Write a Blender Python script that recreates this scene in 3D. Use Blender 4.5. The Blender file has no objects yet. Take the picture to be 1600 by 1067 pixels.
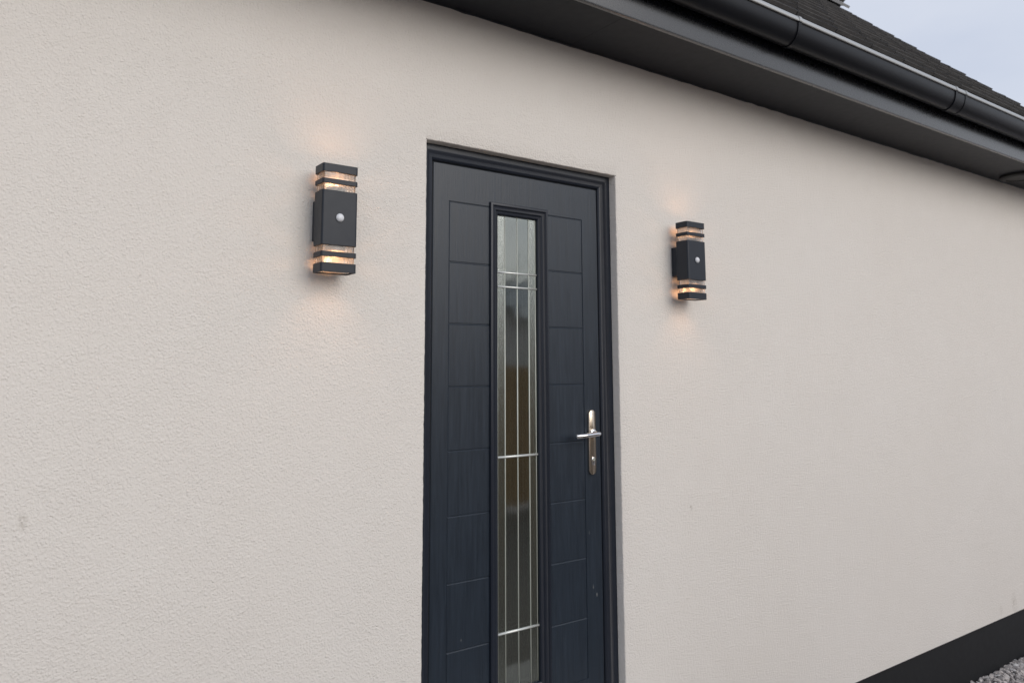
import bpy, bmesh, math, random
from mathutils import Matrix, Vector
random.seed(11)
S = bpy.context.scene
COL = S.collection
PI = math.pi
rad = math.radians

# ------------------------------------------------------------------ camera
cam_d = bpy.data.cameras.new('camera')
cam = bpy.data.objects.new('camera', cam_d)
COL.objects.link(cam)
S.camera = cam
cam_d.sensor_width = 24.0
cam_d.lens = 18.0                       # 1200 px of 1600
cam_d.shift_x = 0.0
cam_d.shift_y = -(533.5 - 426.48) / 1600.0
cam_d.clip_start = 0.02
cam_d.clip_end = 2000
M = Matrix(((0.80983, -0.06967, -0.58250),
            (-0.58666, -0.10235, -0.80335),
            (-0.00365, 0.99231, -0.12375))).to_4x4()
M.translation = Vector((0, -2.2244, 0))
cam.matrix_world = M
cam_d.dof.use_dof = True
cam_d.dof.focus_distance = 2.4
cam_d.dof.aperture_fstop = 3.6

# ------------------------------------------------------------------ world, sun, exposure
SUN_EL, SUN_AZ = 22.0, 168.0           # azimuth clockwise from +Y
W = bpy.data.worlds.new('World')
S.world = W
W.use_nodes = True
nt = W.node_tree
nt.nodes.clear()
out = nt.nodes.new('ShaderNodeOutputWorld')
bg = nt.nodes.new('ShaderNodeBackground')
bg.inputs['Strength'].default_value = 0.1
sky = nt.nodes.new('ShaderNodeTexSky')
sky.sky_type = 'NISHITA'
sky.sun_disc = False
sky.sun_elevation = rad(SUN_EL)
sky.sun_rotation = rad(SUN_AZ)
sky.air_density = 1.2
sky.dust_density = 2.5
tc = nt.nodes.new('ShaderNodeTexCoord')
mp = nt.nodes.new('ShaderNodeMapping')
mp.inputs['Scale'].default_value = (1.0, 1.0, 2.6)
cn = nt.nodes.new('ShaderNodeTexNoise')
cn.inputs['Scale'].default_value = 1.7
cn.inputs['Detail'].default_value = 5
cn.inputs['Roughness'].default_value = 0.5
cr = nt.nodes.new('ShaderNodeValToRGB')
cr.color_ramp.elements[0].position = 0.32
cr.color_ramp.elements[0].color = (0.67, 0.725, 0.86, 1)
cr.color_ramp.elements[1].position = 0.72
cr.color_ramp.elements[1].color = (0.89, 0.92, 1.0, 1)
sc = nt.nodes.new('ShaderNodeVectorMath')
sc.operation = 'SCALE'
sc.inputs['Scale'].default_value = 8.3
mx = nt.nodes.new('ShaderNodeMix')
mx.data_type = 'RGBA'
mx.inputs[0].default_value = 0.86
L = nt.links.new
L(tc.outputs['Generated'], mp.inputs['Vector'])
L(mp.outputs[0], cn.inputs['Vector'])
L(cn.outputs['Fac'], cr.inputs['Fac'])
L(cr.outputs[0], sc.inputs[0])
L(sky.outputs[0], mx.inputs[6])
L(sc.outputs[0], mx.inputs[7])
L(mx.outputs[2], bg.inputs['Color'])
L(bg.outputs[0], out.inputs['Surface'])

sun_d = bpy.data.lights.new('sun', 'SUN')
sun_d.energy = 1.15
sun_d.angle = rad(46)
sun_d.color = (1.0, 0.955, 0.90)
sun = bpy.data.objects.new('sun', sun_d)
COL.objects.link(sun)
az, el = rad(SUN_AZ), rad(SUN_EL)
to_sun = Vector((math.sin(az) * math.cos(el), math.cos(az) * math.cos(el), math.sin(el)))
sun.rotation_euler = to_sun.to_track_quat('Z', 'Y').to_euler()

S.render.engine = 'CYCLES'
S.view_settings.view_transform = 'Standard'
S.view_settings.look = 'None'
S.view_settings.gamma = 1
S.view_settings.use_curve_mapping = False
S.view_settings.exposure = 0.25
S.cycles.max_bounces = 10
S.cycles.transparent_max_bounces = 16

# ------------------------------------------------------------------ helpers
def obj(name, me, parent=None, mat=None, kind=None):
    o = bpy.data.objects.new(name, me)
    COL.objects.link(o)
    if parent is not None:
        o.parent = parent
    if mat is not None and me is not None and not me.materials:
        me.materials.append(mat)
    if kind:
        o['kind'] = kind
    return o

def thing(name, label, cat, loc=(0, 0, 0), group=None):
    o = bpy.data.objects.new(name, None)
    o.empty_display_size = 0.05
    COL.objects.link(o)
    o.location = loc
    o['label'] = label
    o['category'] = cat
    if group:
        o['group'] = group
    return o

def mesh(name, v, f, smooth=False):
    me = bpy.data.meshes.new(name)
    me.from_pydata([tuple(p) for p in v], [], f)
    me.validate()
    bm = bmesh.new(); bm.from_mesh(me)
    bmesh.ops.recalc_face_normals(bm, faces=bm.faces)
    bm.to_mesh(me); bm.free()
    if smooth:
        me.polygons.foreach_set('use_smooth', [True] * len(me.polygons))
    return me

def box_bm(bm, x0, x1, y0, y1, z0, z1, bev=0.0, seg=1):
    r = bmesh.ops.create_cube(bm, size=1.0)
    vs = r['verts']
    for v in vs:
        v.co = Vector((x0 + (v.co.x + .5) * (x1 - x0), y0 + (v.co.y + .5) * (y1 - y0), z0 + (v.co.z + .5) * (z1 - z0)))
    if bev > 0:
        es = list({e for v in vs for e in v.link_edges})
        bmesh.ops.bevel(bm, geom=es, offset=bev, segments=seg, affect='EDGES', profile=0.5)

def bm_mesh(name, bm, smooth=False, angle=None):
    me = bpy.data.meshes.new(name)
    bmesh.ops.recalc_face_normals(bm, faces=bm.faces)
    bm.to_mesh(me); bm.free()
    if smooth:
        me.polygons.foreach_set('use_smooth', [True] * len(me.polygons))
        if angle is not None:
            me.set_sharp_from_angle(angle=rad(angle))
    return me

def box(name, x0, x1, y0, y1, z0, z1, bev=0.0, seg=1, smooth=False):
    bm = bmesh.new()
    box_bm(bm, x0, x1, y0, y1, z0, z1, bev, seg)
    return bm_mesh(name, bm, smooth, 40 if smooth else None)

def sweep_rect(name, x0, x1, z0, z1, prof, smooth=True, bottom=True):
    """profile [(inset, y)] carried round the rectangle, mitred at the corners"""
    v, f = [], []
    n = len(prof)
    for d, y in prof:
        v += [(x0 + d, y, z0 + (d if bottom else 0)), (x1 - d, y, z0 + (d if bottom else 0)), (x1 - d, y, z1 - d), (x0 + d, y, z1 - d)]
    for i in range(n - 1):
        for k in range(4):
            if not bottom and k == 0:
                continue
            a, b = i * 4 + k, i * 4 + (k + 1) % 4
            f.append((a, b, b + 4, a + 4))
    me = mesh(name, v, f)
    if smooth:
        me.polygons.foreach_set('use_smooth', [True] * len(me.polygons))
        me.set_sharp_from_angle(angle=rad(35))
    return me

def extrude_x(name, prof, x0, x1, closed=True, smooth=True, angle=40, cap=True):
    n = len(prof)
    v = [(x0, y, z) for y, z in prof] + [(x1, y, z) for y, z in prof]
    f = [(i, (i + 1) % n, n + (i + 1) % n, n + i) for i in range(n if closed else n - 1)]
    if closed and cap:
        f += [tuple(range(n)), tuple(range(2 * n - 1, n - 1, -1))]
    me = mesh(name, v, f)
    if smooth:
        me.polygons.foreach_set('use_smooth', [True] * len(me.polygons))
        me.set_sharp_from_angle(angle=rad(angle))
    return me

def tube_bm(bm, pts, r, seg=12, caps=True):
    """round bar along a polyline; r a number or one per point"""
    rings = []
    P = [Vector(p) for p in pts]
    up = Vector((0.13, 0.21, 0.97))
    for i, p in enumerate(P):
        t = ((P[min(i + 1, len(P) - 1)] - P[max(i - 1, 0)])).normalized()
        a = t.cross(up).normalized(); b = t.cross(a)
        rr = r if not isinstance(r, (list, tuple)) else r[i]
        rings.append([bm.verts.new(p + a * (rr * math.cos(2 * PI * k / seg)) + b * (rr * math.sin(2 * PI * k / seg))) for k in range(seg)])
    for A, B in zip(rings, rings[1:]):
        for k in range(seg):
            bm.faces.new((A[k], A[(k + 1) % seg], B[(k + 1) % seg], B[k]))
    if caps:
        bm.faces.new(rings[0]); bm.faces.new(rings[-1])

# ------------------------------------------------------------------ materials
class Mat:
    def __init__(s, name, color=(.5, .5, .5), rough=.5, metal=0.0, spec=0.5, coat=0.0, coat_rough=0.1):
        s.m = bpy.data.materials.new(name); s.m.use_nodes = True
        s.nt = s.m.node_tree; s.n = s.nt.nodes; s.l = s.nt.links.new
        s.b = s.n['Principled BSDF']; s.o = s.n['Material Output']
        s.b.inputs['Base Color'].default_value = (*color, 1)
        s.b.inputs['Roughness'].default_value = rough
        s.b.inputs['Metallic'].default_value = metal
        s.b.inputs['Specular IOR Level'].default_value = spec
        s.b.inputs['Coat Weight'].default_value = coat
        s.b.inputs['Coat Roughness'].default_value = coat_rough
        s.tc = None
    def coord(s, scale=(1, 1, 1), kind='Object', loc=(0, 0, 0), rot=(0, 0, 0)):
        if s.tc is None:
            s.tc = s.n.new('ShaderNodeTexCoord')
        m = s.n.new('ShaderNodeMapping'); m.inputs['Scale'].default_value = scale
        m.inputs['Location'].default_value = loc
        m.inputs['Rotation'].default_value = rot
        s.l(s.tc.outputs[kind], m.inputs['Vector']); return m.outputs[0]
    def noise(s, vec, scale, detail=3, rough=.5, dist=0.0):
        n = s.n.new('ShaderNodeTexNoise'); s.l(vec, n.inputs['Vector'])
        n.inputs['Scale'].default_value = scale; n.inputs['Detail'].default_value = detail
        n.inputs['Roughness'].default_value = rough; n.inputs['Distortion'].default_value = dist
        return n.outputs['Fac']
    def vor(s, vec, scale, feature='F1', out='Distance', rnd=1.0):
        n = s.n.new('ShaderNodeTexVoronoi'); s.l(vec, n.inputs['Vector']); n.feature = feature
        n.inputs['Scale'].default_value = scale; n.inputs['Randomness'].default_value = rnd
        return n.outputs[out]
    def ramp(s, fac, stops):
        r = s.n.new('ShaderNodeValToRGB'); s.l(fac, r.inputs['Fac'])
        el = r.color_ramp.elements
        while len(el) < len(stops): el.new(0.5)
        for e, (p, c) in zip(el, stops):
            e.position = p; e.color = (*c, 1) if not isinstance(c, float) else (c, c, c, 1)
        return r.outputs[0]
    def mix(s, fac, a, b, mode='MIX'):
        n = s.n.new('ShaderNodeMix'); n.data_type = 'RGBA'; n.blend_type = mode
        for k, x in ((0, fac), (6, a), (7, b)):
            if hasattr(x, 'links'): s.l(x, n.inputs[k])
            elif isinstance(x, tuple): n.inputs[k].default_value = (*x, 1)
            else: n.inputs[k].default_value = x
        return n.outputs[2]
    def math(s, op, a, b=0.0, c=None):
        n = s.n.new('ShaderNodeMath'); n.operation = op
        for k, x in enumerate((a, b) if c is None else (a, b, c)):
            if hasattr(x, 'links'): s.l(x, n.inputs[k])
            else: n.inputs[k].default_value = x
        return n.outputs[0]
    def bump(s, h, dist, strength=1.0, prev=None):
        n = s.n.new('ShaderNodeBump'); s.l(h, n.inputs['Height'])
        n.inputs['Distance'].default_value = dist; n.inputs['Strength'].default_value = strength
        if prev is not None: s.l(prev, n.inputs['Normal'])
        s.l(n.outputs[0], s.b.inputs['Normal']); return n.outputs[0]
    def col(s, c): s.l(c, s.b.inputs['Base Color'])
    def rgh(s, c): s.l(c, s.b.inputs['Roughness'])

MARKS = [(.163, -.359, .013, .030, .4), (2.528, -.575, .011, .016, .7), (5.48, -1.455, .045, .075, .35), (5.29, -1.47, .03, .04, .25), (.39, .249, .007, .005, .4)]
def m_render():
    m = Mat('cream_render', rough=.92, spec=.25)
    v = m.coord()
    big = m.noise(v, .9, 4, .55)
    mid = m.noise(v, 9, 3, .6)
    base = m.ramp(big, [(.3, (.748, .706, .658)), (.7, (.768, .732, .690))])
    base = m.mix(.25, base, m.ramp(mid, [(.3, (.735, .692, .644)), (.7, (.785, .748, .702))]))
    # grime: sparse little marks and faint runs
    sp = m.vor(m.coord((1, 1, .55)), 2.1)
    marks = m.ramp(sp, [(.0, 1.0), (.012, 0.75), (.022, 0.0)])
    nm = m.math('MULTIPLY', marks, m.ramp(m.noise(v, 60, 2), [(.45, 0.0), (.6, 1.0)]))
    base = m.mix(m.math('MULTIPLY', nm, .6), base, (.30, .26, .21))
    # a few scuffs at their own places on the wall
    for (px_, pz_, wx, wz, a_) in MARKS:
        d = m.n.new('ShaderNodeVectorMath'); d.operation = 'LENGTH'
        q = m.coord((1 / wx, 0, 1 / wz), loc=(-px_ / wx, 0, -pz_ / wz))
        m.l(q, d.inputs[0])
        fac = m.math('MULTIPLY', m.ramp(d.outputs['Value'], [(.15, 1.0), (1.0, 0.0)]), m.ramp(m.noise(v, 70, 3, .7), [(.42, 0.0), (.58, a_)]))
        base = m.mix(fac, base, (.22, .18, .13))
    m.col(base)
    # rough cast grain of a few millimetres, uneven in density
    warp = m.coord((1, 1, 1.0), rot=(.61, .43, .87))
    dn = m.n.new('ShaderNodeTexNoise'); m.l(warp, dn.inputs['Vector']); dn.inputs['Scale'].default_value = 70; dn.inputs['Detail'].default_value = 2
    dm = m.n.new('ShaderNodeVectorMath'); dm.operation = 'MULTIPLY_ADD'
    m.l(dn.outputs['Color'], dm.inputs[0]); dm.inputs[1].default_value = (.012, .012, .012); m.l(warp, dm.inputs[2])
    g1 = m.ramp(m.vor(dm.outputs[0], 150), [(.0, 1.0), (.30, .60), (.75, 0.0)])
    g1 = m.math('MULTIPLY', g1, m.ramp(m.noise(warp, 85, 2, .6), [(.30, .25), (.68, 1.0)]))
    g4 = m.noise(warp, 170, 2.6, .6, .1)
    g1 = m.math('ADD', m.math('MULTIPLY', g1, .42), m.math('MULTIPLY', g4, .62))
    g2 = m.noise(warp, 90, 2.0, .6)
    g3 = m.noise(v, 28, 2.0, .5)
    dens = m.ramp(m.noise(v, 3.0, 3, .6), [(.3, .75), (.7, 1.0)])
    h = m.math('ADD', m.math('MULTIPLY', m.math('MULTIPLY', g1, dens), .0044), m.math('ADD', m.math('MULTIPLY', g2, .0007), m.math('MULTIPLY', g3, .0010)))
    m.bump(h, 1.0, .9)
    return m.m

def m_paint(name, base, rough, spec=.5, coat=0.0, rvar=.1, coat_rough=.15):
    m = Mat(name, base, rough, spec=spec, coat=coat, coat_rough=coat_rough)
    v = m.coord()
    n = m.noise(v, 5, 4, .6)
    m.col(m.mix(n, tuple(c * .85 for c in base), tuple(c * 1.15 for c in base)))
    m.rgh(m.math('ADD', m.math('MULTIPLY', m.noise(v, 30, 3), rvar), rough - rvar / 2))
    m.bump(m.noise(v, 180, 2), .0002, .4)
    return m.m

def m_door():
    base = (.0160, .0250, .0385)
    m = Mat('woodgrain_anthracite', base, .42, spec=.5)
    v = m.coord((1, 1, .045))
    g = m.noise(v, 120, 4, .65, .8)
    g2 = m.noise(m.coord((1, 1, .10)), 380, 2, .5)
    cloud = m.noise(m.coord(), 3.0, 3, .5)
    c = m.mix(cloud, tuple(x * .88 for x in base), tuple(x * 1.14 for x in base))
    c = m.mix(m.ramp(g, [(.35, 0.0), (.7, 1.0)]), tuple(x * .8 for x in base), m.mix(.5, c, tuple(x * 1.35 for x in base)))
    # dried splashes: short pale streaks, only a few
    s = m.vor(m.coord((1, 1, .35)), 17)
    dots = m.ramp(s, [(.0, 1.0), (.035, .8), (.055, 0.0)])
    lowz = m.n.new('ShaderNodeSeparateXYZ'); m.l(m.coord(), lowz.inputs[0])
    low = m.n.new('ShaderNodeMapRange'); low.inputs[1].default_value = -.2; low.inputs[2].default_value = -1.1
    m.l(lowz.outputs[2], low.inputs[0])
    pick = m.ramp(m.noise(m.coord(), 23, 1), [(.46, 0.0), (.54, 1.0)])
    d = m.math('MULTIPLY', m.math('MULTIPLY', dots, low.outputs[0]), pick)
    m.col(m.mix(m.math('MULTIPLY', d, .75), c, (.30, .31, .30)))
    m.rgh(m.math('ADD', m.math('MULTIPLY', g, .20), .26))
    h = m.math('ADD', m.math('MULTIPLY', g, .0022), m.math('MULTIPLY', g2, .0005))
    m.bump(h, 1.0, .24)
    return m.m

def m_tile():
    m = Mat('dark_concrete_tile', rough=.8, spec=.35)
    v = m.coord()
    oi = m.n.new('ShaderNodeObjectInfo')
    n = m.noise(v, 14, 4, .65)
    c = m.ramp(n, [(.25, (.032, .032, .033)), (.6, (.062, .060, .060)), (.8, (.095, .091, .088))])
    c2 = m.mix(m.math('MULTIPLY', oi.outputs['Random'], .55), c, (.080, .077, .076))
    m.col(c2)
    m.bump(m.noise(v, 160, 3, .7), .0012, .8)
    return m.m

def m_gravel(name, obj_random=True):
    m = Mat(name, rough=.85, spec=.3)
    v = m.coord()
    if obj_random:
        at = m.n.new('ShaderNodeAttribute'); at.attribute_name = 'tone'
        c = m.ramp(at.outputs['Fac'], [(0.0, (.16, .15, .15)), (.3, (.33, .30, .29)), (.55, (.46, .43, .42)), (.8, (.58, .53, .50)), (1.0, (.70, .69, .68))])
        m.col(m.mix(.25, c, m.ramp(m.noise(v, 90, 3), [(.3, (.2, .19, .19)), (.7, (.6, .56, .54))])))
        m.bump(m.noise(v, 250, 3), .0008, .6)
    else:
        cell = m.vor(v, 55, out='Color')
        bw = m.n.new('ShaderNodeRGBToBW'); m.l(cell, bw.inputs[0])
        m.col(m.ramp(bw.outputs[0], [(0.0, (.15, .14, .14)), (.5, (.38, .35, .34)), (1.0, (.6, .57, .55))]))
        m.bump(m.vor(v, 55), .008, .9)
    return m.m

def m_glass(name, rough, bumpy):
    """thin double glazed pane: mirror reflection over a see-through body"""
    m = Mat(name)
    m.n.remove(m.b)
    tr = m.n.new('ShaderNodeBsdfTransparent'); tr.inputs[0].default_value = (.62, .66, .62, 1)
    gl = m.n.new('ShaderNodeBsdfGlossy'); gl.inputs['Roughness'].default_value = rough
    gl.inputs['Color'].default_value = (.86, .93, .90, 1)
    fr = m.n.new('ShaderNodeFresnel'); fr.inputs['IOR'].default_value = 3.4
    mx = m.n.new('ShaderNodeMixShader')
    m.l(fr.outputs[0], mx.inputs[0]); m.l(tr.outputs[0], mx.inputs[1]); m.l(gl.outputs[0], mx.inputs[2])
    h = m.noise(m.coord(), 420 if bumpy else 4, 3 if bumpy else 1, .6)
    bp = m.n.new('ShaderNodeBump'); bp.inputs['Distance'].default_value = .0007 if bumpy else .0011
    bp.inputs['Strength'].default_value = .55 if bumpy else .6
    m.l(h, bp.inputs['Height']); m.l(bp.outputs[0], gl.inputs['Normal']); m.l(bp.outputs[0], fr.inputs['Normal'])
    last = mx.outputs[0]
    if not bumpy:                        # hazy reflection put in as a little diffuse colour
        df = m.n.new('ShaderNodeBsdfDiffuse'); df.inputs[0].default_value = (.36, .35, .28, 1)
        m2 = m.n.new('ShaderNodeMixShader'); m2.inputs[0].default_value = .02
        m.l(last, m2.inputs[1]); m.l(df.outputs[0], m2.inputs[2]); last = m2.outputs[0]
    if bumpy:                            # stippled surface scatters some light
        df = m.n.new('ShaderNodeBsdfDiffuse'); df.inputs[0].default_value = (.070, .070, .044, 1)
        m2 = m.n.new('ShaderNodeMixShader')
        dots = m.ramp(m.noise(m.coord(), 330, 2, .6), [(.35, .04), (.62, .16), (.74, .6)])
        m.l(dots, m2.inputs[0]); m.l(last, m2.inputs[1]); m.l(df.outputs[0], m2.inputs[2]); last = m2.outputs[0]
    m.l(last, m.o.inputs['Surface'])
    return m.m

def m_acrylic():
    m = Mat('clear_acrylic')
    m.n.remove(m.b)
    tr = m.n.new('ShaderNodeBsdfTransparent'); tr.inputs[0].default_value = (.93, .93, .93, 1)
    gl = m.n.new('ShaderNodeBsdfGlossy'); gl.inputs['Roughness'].default_value = .22
    fr = m.n.new('ShaderNodeFresnel'); fr.inputs['IOR'].default_value = 1.5
    tl = m.n.new('ShaderNodeBsdfTranslucent'); tl.inputs[0].default_value = (.9, .86, .8, 1)
    df = m.n.new('ShaderNodeBsdfDiffuse'); df.inputs[0].default_value = (.8, .78, .74, 1)
    a = m.n.new('ShaderNodeMixShader'); a.inputs[0].default_value = .5
    b = m.n.new('ShaderNodeMixShader')
    c = m.n.new('ShaderNodeMixShader')
    m.l(tl.outputs[0], a.inputs[1]); m.l(df.outputs[0], a.inputs[2])
    # vertical prisms moulded in the block
    w = m.ramp(m.noise(m.coord((1, 1, .05)), 260, 1), [(.4, .05), (.62, .18)])
    m.l(w, b.inputs[0]); m.l(tr.outputs[0], b.inputs[1]); m.l(a.outputs[0], b.inputs[2])
    m.l(fr.outputs[0], c.inputs[0]); m.l(b.outputs[0], c.inputs[1]); m.l(gl.outputs[0], c.inputs[2])
    m.l(c.outputs[0], m.o.inputs['Surface'])
    return m.m

def m_emit(name, color, strength):
    m = Mat(name)
    m.b.inputs['Emission Color'].default_value = (*color, 1)
    m.b.inputs['Emission Strength'].default_value = strength
    return m.m

RENDER = m_render()
DOOR = m_door()
FRAME = m_paint('anthracite_frame', (.0105, .0150, .0255), .32, .5)
PVC = m_paint('anthracite_pvc', (.005, .006, .009), .36, .26)
FASCIA = m_paint('gloss_fascia', (.008, .010, .015), .27, 1.0, rvar=.05, coat=.35, coat_rough=.25)
LIP = Mat('satin_metal_lip', (.47, .47, .455), .36, metal=1.0).m
SOFFIT = m_paint('dark_grey_soffit', (.0075, .010, .0165), .5, .26)
PLINTH = m_paint('black_masonry_paint', (.0085, .0095, .0115), .6, .35)
METAL = m_paint('lamp_dark_metal', (.011, .0165, .027), .44, .42)
TILE = m_tile()
RIDGE = m_paint('sky_sheen_ridge', (.34, .35, .36), .5, .5)
STONE = m_gravel('gravel_stones')
GROUND = m_gravel('gravel_ground', False)
CLEAR = m_glass('clear_pane', .055, False)
STIPPLE = m_glass('stippled_pane', .22, True)
ACRYL = m_acrylic()
LEAD = Mat('satin_lead', (.80, .82, .80), .3, metal=.5).m
BRASSY = Mat('dull_lead', (.62, .65, .58), .4, metal=.25).m
STEEL = Mat('brushed_steel', (.60, .52, .43), .24, metal=1.0).m  # warm tint carries the fence's brown reflection in the base colour
CHROME = Mat('polished_chrome', (.80, .80, .82), .10, metal=1.0).m
BLACKR = Mat('black_rubber', (.008, .008, .009), .6).m
WHITEP = Mat('white_sensor_plastic', (.74, .76, .80), .35).m
DIM = Mat('grey_reflector', (.30, .29, .28), .45, metal=.3).m
INNER = m_paint('hallway_wall', (.34, .27, .19), .8)
FLOORW = m_paint('hallway_floor', (.10, .065, .04), .5)
CONC = m_paint('concrete', (.36, .35, .33), .85)

# ------------------------------------------------------------------ ground
GZ = -1.80
g = obj('ground', mesh('ground', [(-400, -400, GZ - .012), (400, -400, GZ - .012), (400, 400, GZ - .012), (-400, 400, GZ - .012)], [(0, 1, 2, 3)]), mat=GROUND, kind='structure')

DARK_GROUND = Mat('dark_ground_fill', (.13, .115, .098), .85)  # unseen dark ground, added to darken the reflection in the glass
DARK_GROUND.bump(DARK_GROUND.noise(DARK_GROUND.coord(), 120, 3, .7), .003, .8)
obj('unseen_dark_ground', mesh('unseen_dark_ground', [(-30, -5.9, GZ - .004), (3.4, -5.9, GZ - .004), (3.4, -.03, GZ - .004), (-30, -.03, GZ - .004), (30, -5.9, GZ - .004), (30, -1.5, GZ - .004), (3.4, -1.5, GZ - .004)], [(0, 1, 6, 2, 3), (1, 4, 5, 6)]), mat=DARK_GROUND.m, kind='structure')

# ------------------------------------------------------------------ house wall
OX0, OX1, OZ1, OZ0 = 1.258, 2.134, .777, -1.30      # door opening
X0, X1 = -3.0, 6.66
WT, WB = 1.32, -1.519
house_wall = thing('house_wall', 'cream roughcast rendered house wall around the dark door, above a black plinth', 'wall')

def edge_noise(seed, n):
    r = random.Random(seed); a = 0; o = []
    for i in range(n):
        a = a * .6 + r.uniform(-1, 1) * .0005
        o.append(a + r.uniform(-1, 1) * .0003)
    return o
v, f = [], []
def quad(a, b, c, d):
    i = len(v); v.extend([a, b, c, d]); f.append((i, i + 1, i + 2, i + 3))
step = .008
nz = int((OZ1 - OZ0) / step)
nx = int((OX1 - OX0) / step)
eL, eR, eT = edge_noise(1, nz + 1), edge_noise(2, nz + 1), edge_noise(3, nx + 1)
for i in (0, nz): pass
eT[0] = eT[-1] = 0; eL[-1] = eR[-1] = 0
zz = [OZ0 + (OZ1 - OZ0) * i / nz for i in range(nz + 1)]
xx = [OX0 + (OX1 - OX0) * i / nx for i in range(nx + 1)]
BV = .004
RY = .075
def strip(rows):                       # rows of equal-length point lists, joined smoothly
    base = len(v)
    n = len(rows[0])
    for r_ in rows: v.extend(r_)
    for j in range(len(rows) - 1):
        for k in range(n - 1):
            a = base + j * n + k
            f.append((a, a + 1, a + n + 1, a + n))
# left of the opening, its rounded arris and reveal
strip([[(X0, 0, z), (OX0 - BV - .05, 0, z), (OX0 - BV + e, 0, z), (OX0 - BV * .3 + e, BV * .3, z), (OX0 + e, BV, z), (OX0 + .0003, RY, z)] for z, e in zip(zz, eL)])
strip([[(X1, 0, z), (OX1 + BV + .05, 0, z), (OX1 + BV + e, 0, z), (OX1 + BV * .3 + e, BV * .3, z), (OX1 + e, BV, z), (OX1 - .0003, RY, z)] for z, e in zip(zz, eR)])
cx = [(OX0 - BV, x) for x in ()]
strip([[(x + (0 if 0 < i < nx else (-BV if i == 0 else BV)), 0, WT), (x + (0 if 0 < i < nx else (-BV if i == 0 else BV)), 0, OZ1 + .06),
        (x + (0 if 0 < i < nx else (-BV if i == 0 else BV)), 0, OZ1 + BV + e),
        (x, BV * .3, OZ1 + BV * .3 + e), (x, BV, OZ1 + e), (x, RY, OZ1)] for i, (x, e) in enumerate(zip(xx, eT))])
quad((X0, 0, OZ1), (OX0 - BV, 0, OZ1), (OX0 - BV, 0, WT), (X0, 0, WT))
quad((OX1 + BV, 0, OZ1), (X1, 0, OZ1), (X1, 0, WT), (OX1 + BV, 0, WT))
quad((X0, 0, WB), (X1, 0, WB), (X1, 0, OZ0), (X0, 0, OZ0))
quad((X0, 0, WB), (X1, 0, WB), (X1, .02, WB), (X0, .02, WB))      # drip edge under the render
# gable ends and rear of the house
RIDGE_Y, RIDGE_Z = 1.66, 3.42
DEP = 3.32
for xe in (X0, X1):
    i = len(v); v.extend([(xe, 0, WB), (xe, DEP, WB), (xe, DEP, WT), (xe, RIDGE_Y, RIDGE_Z - .16), (xe, 0, WT)]); f.append((i, i + 1, i + 2, i + 3, i + 4))
quad((X0, DEP, WB), (X1, DEP, WB), (X1, DEP, WT), (X0, DEP, WT))
me = bpy.data.meshes.new('render_coat'); me.from_pydata(v, [], f); me.validate()
me.polygons.foreach_set('use_smooth', [True] * len(me.polygons)); me.set_sharp_from_angle(angle=rad(60))
obj('render_coat', me, house_wall, RENDER)
pb = bmesh.new(); box_bm(pb, X0 + .006, X1 - .006, .006, DEP - .006, GZ - .3, WB - .0005)
obj('plinth', bm_mesh('plinth', pb), house_wall, PLINTH)

# hallway behind the door
hv = []
pbm = bmesh.new()
box_bm(pbm, .9, 2.6, .30, 3.0, OZ0 + .03, 1.10)
for fc in list(pbm.faces):
    if fc.calc_center_median().y < .31: pbm.faces.remove(fc)
# return walls round the opening
me = bm_mesh('hallway', pbm)
obj('hallway', me, house_wall, INNER)
hb = bmesh.new(); box_bm(hb, .91, 2.59, .12, 2.99, OZ0 - .02, OZ0 + .035)
obj('hallway_floor', bm_mesh('hallway_floor', hb), house_wall, FLOORW)

# ------------------------------------------------------------------ roof edge: soffit, fascia, tiles
roof = thing('roof', 'dark grey tiled pitched roof with grey boxed eave overhanging the wall', 'roof')
SY = -.325
XE = 6.75
# soffit as boards butted along the wall
xs = [-3.05, -.6, 1.9, 4.4, XE - .02]
for a, b in zip(xs, xs[1:]):
    bm = bmesh.new(); box_bm(bm, a + .0005, b - .0005, SY + .012, -.0005, 1.271, 1.281)
    obj('soffit_board', bm_mesh('soffit_board', bm), roof, SOFFIT)
# wavy dark sealant line where render meets soffit
bm = bmesh.new()
pts = [(x * .05, -.002, 1.2715 + random.uniform(-.0012, .0012)) for x in range(-60, 134)]
tube_bm(bm, pts, [random.uniform(.003, .0055) for _ in pts], 6)
obj('sealant_bead', bm_mesh('sealant_bead', bm, True), roof, FRAME)
# fascia with a small rounded foot
fp = [(SY + .010, 1.262), (SY + .014, 1.268), (SY + .014, 1.47), (SY - .006, 1.47), (SY - .006, 1.270), (SY - .004, 1.264), (SY + .002, 1.261)]
obj('fascia', extrude_x('fascia', fp, -3.05, XE - .01), roof, FASCIA)
# round recessed vent in the soffit
bm = bmesh.new()
n = 32
prof = [(.052, 1.2705), (.052, 1.256), (.047, 1.248), (.038, 1.247), (.036, 1.252), (.0005, 1.252)]
rings = [[bm.verts.new((5.70 + r * 2.3 * math.cos(2 * PI * k / n), -.160 + r * 2.3 * math.sin(2 * PI * k / n), z)) for k in range(n)] for r, z in prof]
for A, B in zip(rings, rings[1:]):
    for k in range(n): bm.faces.new((A[k], A[(k + 1) % n], B[(k + 1) % n], B[k]))
bm.faces.new(rings[-1])
obj('soffit_vent', bm_mesh('soffit_vent', bm, True, 40), roof, BLACKR)
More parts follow.
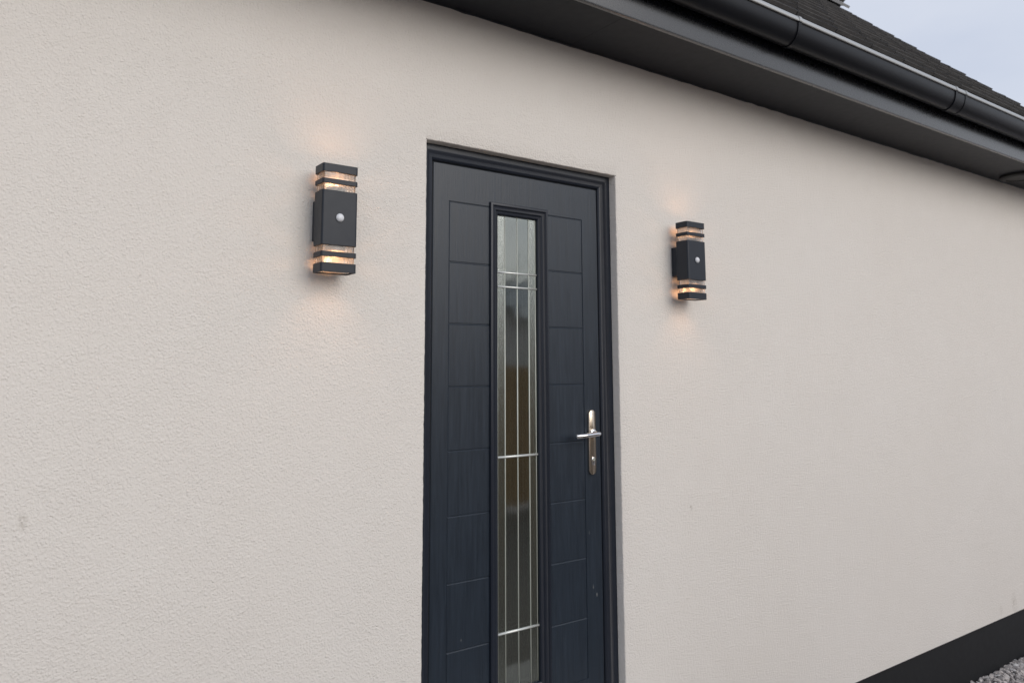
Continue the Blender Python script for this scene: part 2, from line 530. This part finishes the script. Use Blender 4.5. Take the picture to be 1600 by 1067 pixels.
# tiles
P = math.atan(.957)
cp, sp_ = math.cos(P), math.sin(P)
EY, EZ = -.375, 1.492
GA, TW = .2655, .30
under = [(EY + .02, EZ - .012), (RIDGE_Y, EZ + (RIDGE_Y - EY) * .957 - .035), (DEP - EY - .02, EZ - .012), (DEP - EY - .02, EZ - .10), (RIDGE_Y, EZ + (RIDGE_Y - EY) * .957 - .14), (EY + .02, EZ - .04)]
obj('roof_deck', extrude_x('roof_deck', under, X0 - .04, XE - .06, smooth=False), roof, TILE)
def tile_mesh(k):
    r = random.Random(k)
    bm = bmesh.new()
    box_bm(bm, 0.0015, TW - .0015, 0, .325, 0, .021, .0022, 1)
    for v_ in bm.verts:
        if v_.co.y < .1: v_.co.z += r.uniform(-.0015, .0015)
    # interlock rib on one side
    box_bm(bm, .004, .022, .002, .322, .0205, .0245, .001, 1)
    me = bm_mesh('tile', bm); me.materials.append(TILE); return me
tms = [tile_mesh(k) for k in range(4)]
tilt = math.asin(.023 / GA)
rows = int(((RIDGE_Y - EY) / cp) / GA)
def tile_matrix(x, s, off, side=1):
    y = EY + s * cp - off * sp_; z = EZ + s * sp_ + off * cp
    a = P - tilt
    if side == 1:
        return Matrix.Translation((x, y, z)) @ Matrix.Rotation(a, 4, 'X')
    return Matrix.Translation((x + TW, 2 * RIDGE_Y - y, z)) @ Matrix.Rotation(PI, 4, 'Z') @ Matrix.Rotation(a, 4, 'X')
NC = 18
xb = XE - NC * TW
far_v, far_f = [], []
def add_copy(me, Mx):
    b = len(far_v)
    far_v.extend([(Mx @ v_.co)[:] for v_ in me.vertices])
    far_f.extend([tuple(b + i for i in p.vertices) for p in me.polygons])
for rr in range(rows + 1):
    s = rr * GA
    for c in range(NC):
        x = XE - (c + 1) * TW
        o = obj('tile', tms[random.randrange(4)], roof)
        o.matrix_local = tile_matrix(x, s, .024 + random.uniform(-.001, .001)) @ Matrix.Rotation(random.uniform(-.004, .004), 4, 'Z')
    x = xb - TW
    while x > X0 - .1:
        add_copy(tms[rr % 4], tile_matrix(x, s, .024)); x -= TW
    x = XE - TW
    while x > X0 - .1:
        add_copy(tms[rr % 4], tile_matrix(x, s, .024, -1)); x -= TW
fm = bpy.data.meshes.new('more_tiles'); fm.from_pydata(far_v, [], far_f); fm.validate()
obj('more_tiles', fm, roof, TILE, kind='stuff')
# ridge tiles, angular, their grey paled to stand in for reflected sky
RT = EZ + (RIDGE_Y - EY) * .957 + .075
x = XE + .01
k = 0
rp = []
for t in range(-4, 5):
    a = t / 4 * rad(52)
    rp.append((RIDGE_Y + .155 * math.sin(a) , RT - .175 + .165 * math.cos(a)))
inner = [(y * 1.0 + (RIDGE_Y - y) * .12, z - .018) for y, z in rp][::-1]
rm = extrude_x('ridge_tile', [(y - RIDGE_Y, z - RT) for y, z in rp + inner], 0, .445)
rm.materials.append(RIDGE)
while x > X0 - .1:
    o = obj('ridge_tile', rm, roof); o.location = (x - .45, RIDGE_Y, RT + random.uniform(-.002, .002)); o.rotation_euler = (random.uniform(-.01, .01), 0, random.uniform(-.004, .004))
    x -= .45

# ------------------------------------------------------------------ gutter
gutter = thing('gutter', 'dark half round rain gutter with bright rolled lip along the eave', 'gutter')
GYB, GR = SY - .010, .056
gc = (GYB - GR, 1.432)
out_p, in_p = [], []
for k in range(0, 21):
    a = PI * k / 20
    out_p.append((gc[0] + GR * math.cos(a), gc[1] - (GR + .024) * math.sin(a)))
    in_p.append((gc[0] + (GR - .003) * math.cos(a), gc[1] - (GR + .021) * math.sin(a)))
# rolled front lip: leans back as it rises
lx = gc[0] - GR
lip_old = [(lx - .002, 1.436), (lx - .0065, 1.4375), (lx - .0075, 1.441), (lx - .005, 1.4455), (lx + .004, 1.4535), (lx + .013, 1.461), (lx + .021, 1.4665), (lx + .025, 1.467), (lx + .025, 1.463), (lx + .012, 1.455), (lx + .005, 1.446), (lx + .003, 1.436)]
back = [(gc[0] + GR, 1.462), (gc[0] + GR - .003, 1.462)]
prof = [back[1], back[0]] + out_p + [(lx, 1.437), (lx + .003, 1.437)] + in_p[::-1]
obj('trough', extrude_x('trough', prof, X0 - .06, XE + .03), gutter, PVC)
lip = [(lx - .003, 1.4375), (lx - .0065, 1.4385), (lx - .0085, 1.442), (lx - .0085, 1.4480), (lx - .007, 1.4545), (lx - .003, 1.4605), (lx + .003, 1.4655), (lx + .010, 1.4685), (lx + .017, 1.4690), (lx + .017, 1.4665), (lx + .010, 1.4655), (lx + .004, 1.4610), (lx + .003, 1.4375)]
obj('rolled_lip', extrude_x('rolled_lip', lip, X0 - .06, XE + .03), gutter, LIP)
def strap(x, w, name):
    o_ = []
    G2 = GR + .0045
    pts = [(gc[0] + G2, 1.455)] + [(gc[0] + G2 * math.cos(PI * k / 16), gc[1] - (G2 + .024) * math.sin(PI * k / 16)) for k in range(17)]
    pts += [(lx - .006, 1.436)]
    inn = [(gc[0] + (y - gc[0]) * .93, z + (.002 if z > 1.43 else .004)) for y, z in pts][::-1]
    inn[0] = (lx + .001, 1.4372)
    cl = [(y - .0022, z + (.0022 if z > 1.45 else 0)) for y, z in lip[1:9]] + lip[1:9][::-1]
    obj('clip', extrude_x('clip', cl, x - w * .42, x + w * .42), gutter, LIP)
    obj(name, extrude_x(name, pts + inn, x - w / 2, x + w / 2), gutter, PVC)
for bx in (.60, 1.60, 2.785, 5.62, 6.3): strap(bx, .022, 'bracket')
strap(4.178, .020, 'joint_collar'); strap(4.285, .020, 'joint_collar')
ub = [(gc[0] + (GR + .002) * math.cos(PI * k / 16), gc[1] - (GR + .026) * math.sin(PI * k / 16)) for k in range(17)]
ui = [(gc[0] + (GR + .0002) * math.cos(PI * k / 16), gc[1] - (GR + .0242) * math.sin(PI * k / 16)) for k in range(17)][::-1]
obj('joint_sleeve', extrude_x('joint_sleeve', ub + ui, 4.188, 4.275), gutter, PVC)
ec = bmesh.new()
vs = [ec.verts.new((XE + .031, y, z)) for y, z in out_p]; ec.faces.new(vs)
r_ = bmesh.ops.extrude_face_region(ec, geom=list(ec.faces))
for e in r_['geom']:
    if isinstance(e, bmesh.types.BMVert): e.co.x += .006
obj('end_cap', bm_mesh('end_cap', ec), gutter, PVC)

# ------------------------------------------------------------------ front door
door = thing('front_door', 'anthracite grey front door with narrow leaded glass strip and steel lever handle', 'door', (0, 0, 0))
DZ0 = -1.272
fprof = [(0, .074), (0, .0385), (.002, .0365), (.021, .0365), (.024, .0375), (.030, .0425), (.036, .0445), (.044, .0455), (.050, .049), (.0535, .054), (.0545, .060), (.0545, .10)]
obj('door_frame', sweep_rect('door_frame', OX0 - .001, OX1 + .001, DZ0 - .028, OZ1 + .001, fprof, bottom=True), door, FRAME)
# rubber seal in the gap between frame and leaf
sprof = [(.0540, .0585), (.0565, .0570), (.0585, .0600), (.0585, .1)]
obj('weather_seal', sweep_rect('weather_seal', OX0, OX1, DZ0 - .028, OZ1, sprof), door, BLACKR)
# leaf
LX0, LX1, LZ1, LZ0 = OX0 + .0560, OX1 - .0560, OZ1 - .0560, DZ0 + .026
YF = .055
PX0, PX1 = 1.3785, 1.9975            # panel field
PT, PITCH = .5895, .2163
PB = PT - 8 * PITCH
GX0, GX1, GZ1, GZ0_ = 1.594, 1.777, .5645, -1.1035   # sight size of the glass
MX0, MX1, MZ1, MZ0 = 1.552, 1.8195, .6055, -1.1445
v, f = [], []
def ring(o, i):
    b = len(v); v.extend(o + i)
    for k in range(4): f.append((b + k, b + (k + 1) % 4, b + 4 + (k + 1) % 4, b + 4 + k))
def rect(x0, x1, z0, z1, y): return [(x0, y, z0), (x1, y, z0), (x1, y, z1), (x0, y, z1)]
ring(rect(LX0, LX1, LZ0, LZ1, .10), rect(LX0, LX1, LZ0, LZ1, YF + .003))
ring(rect(LX0, LX1, LZ0, LZ1, YF + .003), rect(LX0 + .003, LX1 - .003, LZ0 + .003, LZ1 - .003, YF))
ring(rect(LX0 + .003, LX1 - .003, LZ0 + .003, LZ1 - .003, YF), rect(PX0, PX1, PB, PT, YF))
ring(rect(PX0, PX1, PB, PT, YF), rect(PX0 + .0014, PX1 - .0014, PB + .0014, PT - .0014, YF + .0026))
ring(rect(PX0 + .0014, PX1 - .0014, PB + .0014, PT - .0014, YF + .0026), rect(MX0 + .012, MX1 - .012, MZ0 + .012, MZ1 - .017, YF + .0026))
ring(rect(MX0 + .012, MX1 - .012, MZ0 + .012, MZ1 - .017, YF + .0026), rect(MX0 + .012, MX1 - .012, MZ0 + .012, MZ1 - .017, .10))
leaf = obj('door_leaf', mesh('door_leaf', v, f), door, DOOR)
def panel(x0, x1, z0, z1):
    b = .0030
    v = rect(x0, x1, z0, z1, YF + .0026) + rect(x0 + b, x1 - b, z0 + b * .5, z1 - b, YF + .0002)
    f = [(4, 5, 6, 7)] + [(k, (k + 1) % 4, 4 + (k + 1) % 4, 4 + k) for k in range(4)]
    me = mesh('panel', v, f)
    me.materials.append(DOOR)
    return me
for k in range(8):
    zt, zb = PT - k * PITCH, PT - (k + 1) * PITCH
    top = .0016 if k else .0026
    obj('panel', panel(PX0 + .0026, MX0 + .010, zb + .0008, zt - top), leaf)
    obj('panel', panel(MX1 - .010, PX1 - .0016, zb + .0008, zt - top), leaf)
# raised moulding round the glass
mp_ = [(0, YF + .001), (.0006, .0475), (.0025, .0455), (.0085, .0445), (.0105, .0452), (.0125, .0490), (.0150, .0505), (.0235, .0508), (.0255, .0515), (.0280, .0555), (.0310, .0570), (.0360, .0578), (.0400, .0610), (.0418, .0660), (.0418, .0800)]
obj('glazing_moulding', sweep_rect('glazing_moulding', MX0, MX1, MZ0, MZ1, mp_), door, FRAME)
# glazing: panes between the lead strips
GY = .0715
glz = obj('glazing_unit', box('glazing_unit', GX0 - .01, GX1 + .01, GY + .020, GY + .023, GZ0_ - .01, GZ1 + .01), door, CLEAR)
vx = [1.631, 1.6875, 1.7415]
hz = [.352, .299, -.3135, -.914]
xs_ = [GX0 - .006] + vx + [GX1 + .006]
zs_ = [GZ0_ - .006] + hz[::-1] + [GZ1 + .006]
lw = .0028
for i in range(4):
    for j in range(5):
        a, b = xs_[i] + (lw * .4 if i else 0), xs_[i + 1] - (lw * .4 if i < 3 else 0)
        c, d = zs_[j] + (lw * .4 if j else 0), zs_[j + 1] - (lw * .4 if j < 4 else 0)
        bev_y = random.uniform(-.00035, .00035)
        pm = mesh('pane', [(a, GY + bev_y, c), (b, GY - bev_y, c), (b, GY - bev_y * .5, d), (a, GY + bev_y * .6, d),
                            (a, GY + .004, c), (b, GY + .004, c), (b, GY + .004, d), (a, GY + .004, d)],
                  [(0, 1, 2, 3), (0, 1, 5, 4), (1, 2, 6, 5), (2, 3, 7, 6), (3, 0, 4, 7)])
        pm.materials.append(CLEAR if (i in (1, 2)) else STIPPLE)
        o = obj('pane', pm, glz)
        if i in (0, 3): o['label'] = 'stippled edge pane'
def came(pts, r, mat):
    bm = bmesh.new(); tube_bm(bm, pts, r, 8)
    return obj('lead_strip', bm_mesh('lead_strip', bm, True), glz, mat)
for x in vx:
    came([(x, GY - .0005, GZ0_ - .004), (x, GY - .0005, -.3135), (x, GY - .0005, GZ1 + .004)], .0021, BRASSY)
for z in hz:
    came([(GX0 - .002, GY - .0012, z), (1.6875, GY - .0012, z), (GX1 + .002, GY - .0012, z)], .0036 if z > 0 else .0042, LEAD)
for x in (GX0 + .0045, GX1 - .0045):
    came([(x, GY - .0002, GZ0_ - .004), (x, GY - .0002, GZ1 + .004)], .0014, BRASSY)
for x in (GX0 + .003, GX1 - .0035):
    obj('spacer_bar', box('spacer_bar', x - .0025, x + .0025, GY + .006, GY + .016, GZ0_, GZ1), glz, BRASSY)
obj('spacer_bar', box('spacer_bar', GX0, GX1, GY + .006, GY + .016, GZ1 - .010, GZ1 - .004), glz, BRASSY)
# reflection line of the intermediate bead
# handle set
hx, hz_t, hz_b = 2.0295, -.159, -.405
def stadium(x, zt, zb, w, n=12):
    r = w / 2; p = []
    for k in range(n + 1):
        a = PI * k / n; p.append((x + r * math.cos(a), zt - r + r * math.sin(a)))
    for k in range(n + 1):
        a = PI + PI * k / n; p.append((x + r * math.cos(a), zb + r + r * math.sin(a)))
    return p
def plate(name, x, zt, zb, w, y0, y1, bev):
    v, f = [], []
    A = stadium(x, zt, zb, w); B = stadium(x, zt - bev, zb + bev, w - 2 * bev)
    n = len(A)
    v = [(a, y0, c) for a, c in A] + [(a, y1 + bev, c) for a, c in A] + [(a, y1, c) for a, c in B]
    for L_ in range(2):
        for k in range(n):
            f.append((L_ * n + k, L_ * n + (k + 1) % n, (L_ + 1) * n + (k + 1) % n, (L_ + 1) * n + k))
    f.append(tuple(range(2 * n, 3 * n)))
    me = mesh(name, v, f, True); me.set_sharp_from_angle(angle=rad(50)); return me
handle = obj('handle_plate', plate('handle_plate', hx, hz_t, hz_b, .0355, YF - .0005, .0455, .0018), door, STEEL)
lz = -.2475
bm = bmesh.new()
pts = [(hx, .046, lz), (hx, .030, lz), (hx - .0008, .012, lz), (hx - .004, .003, lz), (hx - .011, -.0015, lz - .0002), (hx - .020, -.003, lz - .0004), (hx - .070, -.003, lz - .003), (1.905, -.002, lz - .0045), (1.9035, -.002, lz - .0046)]
tube_bm(bm, pts, [.0095, .0090, .0086, .0086, .0088, .0090, .0090, .0090, .0070], 18)
obj('lever', bm_mesh('lever', bm, True, 60), handle, CHROME)
bm = bmesh.new(); tube_bm(bm, [(hx, .0462, lz), (hx, .0395, lz), (hx, .0385, lz)], [.0145, .0145, .0125], 24)
obj('lever_collar', bm_mesh('lever_collar', bm, True, 40), handle, CHROME)
obj('lock_cylinder', plate('lock_cylinder', hx + .0005, -.338, -.371, .0165, .046, .0425, .0008), handle, CHROME)
bm = bmesh.new(); tube_bm(bm, [(hx + .0005, .0432, -.3465), (hx + .0005, .0415, -.3465)], .0062, 20)
obj('lock_face', bm_mesh('lock_face', bm, True, 40), handle, BRASSY)
obj('keyhole', box('keyhole', hx - .0008, hx + .0018, .0409, .0420, -.3508, -.3422), handle, BLACKR)
obj('threshold', box('threshold', OX0 + .0, OX1, .0, .073, DZ0 - .060, DZ0 - .0285, .003), door, STEEL)

# ------------------------------------------------------------------ wall lamps
def rounded_rect(x0, x1, y0, y1, r, n=6):
    p = []
    for cx_, cy_, a0 in ((x1 - r, y1 - r, 0), (x0 + r, y1 - r, 90), (x0 + r, y0 + r, 180), (x1 - r, y0 + r, 270)):
        for k in range(n + 1):
            a = rad(a0 + 90 * k / n); p.append((cx_ + r * math.cos(a), cy_ + r * math.sin(a)))
    return p
def tube_z(name, x0, x1, y0, y1, z0, z1, r, wall=None, bev=.0008):
    """rounded rectangular tube (or solid when wall is None) standing along z"""
    O = rounded_rect(x0, x1, y0, y1, r); n = len(O)
    Ob = rounded_rect(x0 + bev, x1 - bev, y0 + bev, y1 - bev, r - bev)
    loops = [[(x, y, z0) for x, y in Ob], [(x, y, z0 + bev) for x, y in O], [(x, y, z1 - bev) for x, y in O], [(x, y, z1) for x, y in Ob]]
    if wall:
        I = rounded_rect(x0 + wall, x1 - wall, y0 + wall, y1 - wall, max(r - wall, .001))
        loops += [[(x, y, z1) for x, y in I], [(x, y, z0) for x, y in I]]
    v = [p for l in loops for p in l]; f = []
    m = len(loops)
    for L_ in range(m if wall else m - 1):
        for k in range(n):
            a, b = L_ * n + k, L_ * n + (k + 1) % n
            c, d = ((L_ + 1) % m) * n + (k + 1) % n, ((L_ + 1) % m) * n + k
            f.append((a, b, c, d))
    if not wall:
        f += [tuple(range(n)), tuple(range((m - 1) * n, m * n))]
    me = mesh(name, v, f, True); me.set_sharp_from_angle(angle=rad(28))
    for p in me.polygons:
        if p.area > .0009 or (len(p.vertices) == 4 and max((me.vertices[a].co.xy - me.vertices[b].co.xy).length for a in p.vertices for b in p.vertices) > .02): p.use_smooth = False
    return me

LAMP = m_emit('warm_bulb', (1.0, .50, .20), 1.3)
def make_lamp():
    t = thing('wall_lamp', '', 'wall lamp', (0, 0, 0), 'up and down wall lamps beside the door')
    w2, yb, yf = .0563, -.034, -.100
    obj('body', tube_z('body', -w2, w2, yf, yb, .3650, .5295, .007), t, METAL)
    obj('mounting_box', tube_z('mounting_box', -.0475, .0475, -.0335, .0, .386, .508, .004), t, METAL)
    for z0, z1, nm in ((.585, .610, 'end_band'), (.550, .5645, 'ring_band'), (.330, .3455, 'ring_band'), (.285, .312, 'end_band')):
        obj(nm, tube_z(nm, -w2, w2, yf, yb, z0, z1, .007, .0045), t, METAL)
    for z0, z1 in ((.5297, .606), (.289, .3648)):
        obj('acrylic_block', tube_z('acrylic_block', -w2 + .0048, w2 - .0048, yf + .0048, yb - .0048, z0, z1, .006, .004), t, ACRYL)
    # reflector cups, bulbs and the lens at the lower end
    for sgn, zb in ((1, .5297), (-1, .3648)):
        bm = bmesh.new(); n = 20
        pr = [(.0, 0), (.027, .0), (.029, .004), (.030, .014), (.0285, .014), (.0275, .005), (.020, .002)]
        rr_ = [[bm.verts.new((max(r, .0004) * math.cos(2 * PI * k / n), -.067 + max(r, .0004) * .85 * math.sin(2 * PI * k / n), zb + sgn * (.0006 + h))) for k in range(n)] for r, h in pr]
        for A, B in zip(rr_, rr_[1:]):
            for k in range(n): bm.faces.new((A[k], A[(k + 1) % n], B[(k + 1) % n], B[k]))
        obj('reflector', bm_mesh('reflector', bm, True, 40), t, DIM)
        bm = bmesh.new()
        bmesh.ops.create_uvsphere(bm, u_segments=16, v_segments=10, radius=.010)
        for q in bm.verts: q.co = Vector((q.co.x, -.067 + q.co.y, zb + sgn * .016 + q.co.z * .9))
        obj('bulb', bm_mesh('bulb', bm, True), t, LAMP)
        ld = bpy.data.lights.new('lamp_glow', 'POINT'); ld.energy = .22 if sgn > 0 else .29; ld.shadow_soft_size = .012; ld.color = (1.0, .50, .23)
        lo = bpy.data.objects.new('lamp_glow', ld); COL.objects.link(lo); lo.parent = t; lo.location = (0, -.067, zb + sgn * .034)
        bd = bpy.data.lights.new('lamp_beam', 'SPOT'); bd.energy = .34 if sgn > 0 else .38; bd.shadow_soft_size = .02; bd.color = (1.0, .50, .24)
        bd.spot_size = rad(84); bd.spot_blend = .8
        bo = bpy.data.objects.new('lamp_beam', bd); COL.objects.link(bo); bo.parent = t; bo.location = (0, -.067, zb + sgn * .028)
        if sgn > 0: bo.rotation_euler = (PI, 0, 0)
    obj('lens', tube_z('lens', -w2 + .009, w2 - .009, yf + .009, yb - .009, .2875, .2885, .004, None, .0002), t, ACRYL)
    bm = bmesh.new()
    bmesh.ops.create_uvsphere(bm, u_segments=24, v_segments=14, radius=.0128)
    for q in bm.verts: q.co = Vector((q.co.x, yf + .001 + min(q.co.y, 0.003) * .75, .4485 + q.co.z))
    obj('motion_sensor', bm_mesh('motion_sensor', bm, True), t, WHITEP)
    bm = bmesh.new(); tube_bm(bm, [(0, yf + .001, .4485), (0, yf - .0012, .4485)], .0145, 28)
    obj('sensor_rim', bm_mesh('sensor_rim', bm, True, 40), t, METAL)
    return t
lamp1 = make_lamp()
lamp1.location = (.9075, 0, 0)
lamp1['label'] = 'larger nearer black wall lamp with glowing amber bands, on the wall left of the door'
lamp2 = lamp1.copy(); COL.objects.link(lamp2)
for ch in lamp1.children:
    c = ch.copy(); COL.objects.link(c); c.parent = lamp2
lamp2.location = (2.4985, 0, 0)
lamp2['label'] = 'smaller farther black wall lamp with glowing amber bands, on the wall right of the door'

# ------------------------------------------------------------------ gravel
def gravel(n, x0, x1, y0, y1, zb):
    base = []
    for k in range(6):
        bm = bmesh.new(); bmesh.ops.create_cube(bm, size=1.3)
        r = random.Random(k)
        for q in bm.verts: q.co = Vector(c * r.uniform(.6, 1.25) for c in q.co)
        bmesh.ops.bevel(bm, geom=list(bm.edges), offset=.16, segments=1, affect='EDGES')
        bmesh.ops.triangulate(bm, faces=bm.faces)
        me = bpy.data.meshes.new('s'); bm.to_mesh(me); bm.free()
        base.append(([q.co.copy() for q in me.vertices], [tuple(p.vertices) for p in me.polygons]))
        bpy.data.meshes.remove(me)
    v, f, tone = [], [], []
    for i in range(n):
        vs, fs = base[i % 6]
        a = random.uniform(.010, .021)
        Mx = Matrix.Translation((random.uniform(x0, x1), random.uniform(y0, y1), zb + random.uniform(-.004, .012))) @ \
            Matrix.Rotation(random.uniform(0, 6.28), 4, 'Z') @ Matrix.Rotation(random.uniform(-.6, .6), 4, 'X') @ Matrix.Rotation(random.uniform(-.6, .6), 4, 'Y') @ Matrix.Diagonal((a * random.uniform(1.0, 1.7), a * random.uniform(.7, 1.0), a * random.uniform(.45, .75), 1))
        b = len(v); v.extend([(Mx @ q)[:] for q in vs]); f.extend([tuple(b + k for k in t) for t in fs])
        tone.extend([min(1, max(0, random.gauss(.68, .22)))] * len(vs))
    me = bpy.data.meshes.new('gravel'); me.from_pydata(v, [], f)
    at = me.attributes.new('tone', 'FLOAT', 'POINT'); at.data.foreach_set('value', tone)
    return me
go = obj('gravel', gravel(17000, 3.6, 8.2, -1.35, .0, GZ), mat=STONE, kind='stuff')
go['label'] = 'pale grey and pink gravel chippings against the black plinth'
go['category'] = 'gravel'

# ------------------------------------------------------------------ doorstep
step_ = obj('doorstep', box('doorstep', 1.05, 2.35, -.62, -.0005, GZ - .02, -1.335, .008, 2), mat=CONC)
step_['label'] = 'plain grey concrete step on the ground in front of the dark door'
step_['category'] = 'step'

# ------------------------------------------------------------------ across from the door (mirrored in the glass)
WOOD = Mat('brown_fence_wood', rough=.8)
vv = WOOD.coord((1, 1, .06)); oi = WOOD.n.new('ShaderNodeObjectInfo')
cc = WOOD.ramp(WOOD.noise(vv, 60, 4, .6), [(.3, (.30, .185, .085)), (.7, (.50, .33, .16))])
WOOD.col(WOOD.mix(WOOD.math('MULTIPLY', oi.outputs['Random'], .5), cc, (.20, .13, .08)))
WOOD = WOOD.m
fence = thing('fence', 'brown close board timber fence mirrored in the door glass', 'fence', (0, -6.0, GZ))
fbm = box('board', 0, .122, -.011, .011, .05, 1.84, .003); fbm.materials.append(WOOD)
for k in range(110):
    o = obj('board', fbm, fence); o.location = (-1 + k * .125, 0 if k % 2 else .012, random.uniform(-.006, .006))
pm = box('post', -.05, .05, -.09, -.012, 0, 1.9, .004); pm.materials.append(WOOD)
for k in range(7):
    o = obj('post', pm, fence); o.location = (-1 + k * 2.2, -.01, 0)
GREYW = m_paint('neighbour_grey_wall', (.52, .49, .46), .9)
SLATE = m_paint('neighbour_slate', (.30, .31, .32), .7)
WPAINT = m_paint('white_fascia_paint', (.80, .80, .80), .5)
nb = thing('bungalow', 'grey neighbouring bungalow with white fascia, mirrored in the door glass', 'bungalow', (0, -14, GZ))
obj('wall', box('wall', 11.02, 22, -7, 0, 0, 3.395), nb, GREYW)
obj('fascia', box('fascia', 12.0, 22.3, .25, .40, 3.12, 3.395), nb, WPAINT)
obj('roof', mesh('roof', [(11.1, .30, 3.40), (22.3, .30, 3.40), (22.3, -3.5, 4.6), (12.3, -3.5, 4.6), (11.1, -7.4, 3.40), (22.3, -7.4, 3.40)], [(0, 1, 2, 3), (4, 5, 2, 3), (0, 3, 4), (0, 1, 5, 4)]), nb, SLATE)
obj('window', box('window', 14.5, 16.2, .001, .05, 1.1, 2.3), nb, WPAINT)
gb = thing('garage', 'dark garage with flat roof beside the grey bungalow, mirrored in the door glass', 'garage', (0, -13.2, GZ))
obj('wall', box('wall', 5.5, 11.0, -6, 0, 0, 3.35), gb, m_paint('weathered_block', (.50, .48, .46), .9))
obj('roof', box('roof', 5.3, 11.15, -6.1, .2, 3.352, 3.62), gb, SLATE)
# bare tree
tree = thing('bare_tree', 'leafless winter tree mirrored in the top of the door glass', 'tree', (9.9, -12.2, GZ))
BARK = m_paint('bark', (.05, .045, .04), .9)
tb = bmesh.new()
tube_bm(tb, [(0, 0, 0), (.06, 0, 1.4), (.0, .05, 2.6), (.05, 0, 3.55)], [.11, .09, .07, .035], 8)
obj('trunk', bm_mesh('trunk', tb, True), tree, BARK)
cb = bmesh.new(); R_ = random.Random(5)
def branch(p, d, l, r, depth):
    pts = [p]; q = p
    for k in range(4):
        d = (d + Vector((R_.uniform(-.25, .25), R_.uniform(-.25, .25), R_.uniform(-.1, .22)))).normalized()
        q = q + d * l / 4; pts.append(q)
    tube_bm(cb, pts, [r * (1 - .14 * k) for k in range(5)], 5, False)
    if depth:
        for k in range(4):
            dd = (d + Vector((R_.uniform(-1, 1), R_.uniform(-1, 1), R_.uniform(-.3, .7)))).normalized()
            branch(pts[R_.choice((2, 3, 4))], dd, l * R_.uniform(.5, .8), r * .5, depth - 1)
for k in range(6):
    a = k * 1.05
    branch(Vector((.05, 0, R_.uniform(3.3, 3.6))), Vector((math.cos(a), math.sin(a), R_.uniform(.05, .35))).normalized(), R_.uniform(.7, 1.2), .022, 2)
obj('crown', bm_mesh('crown', cb), tree, BARK)
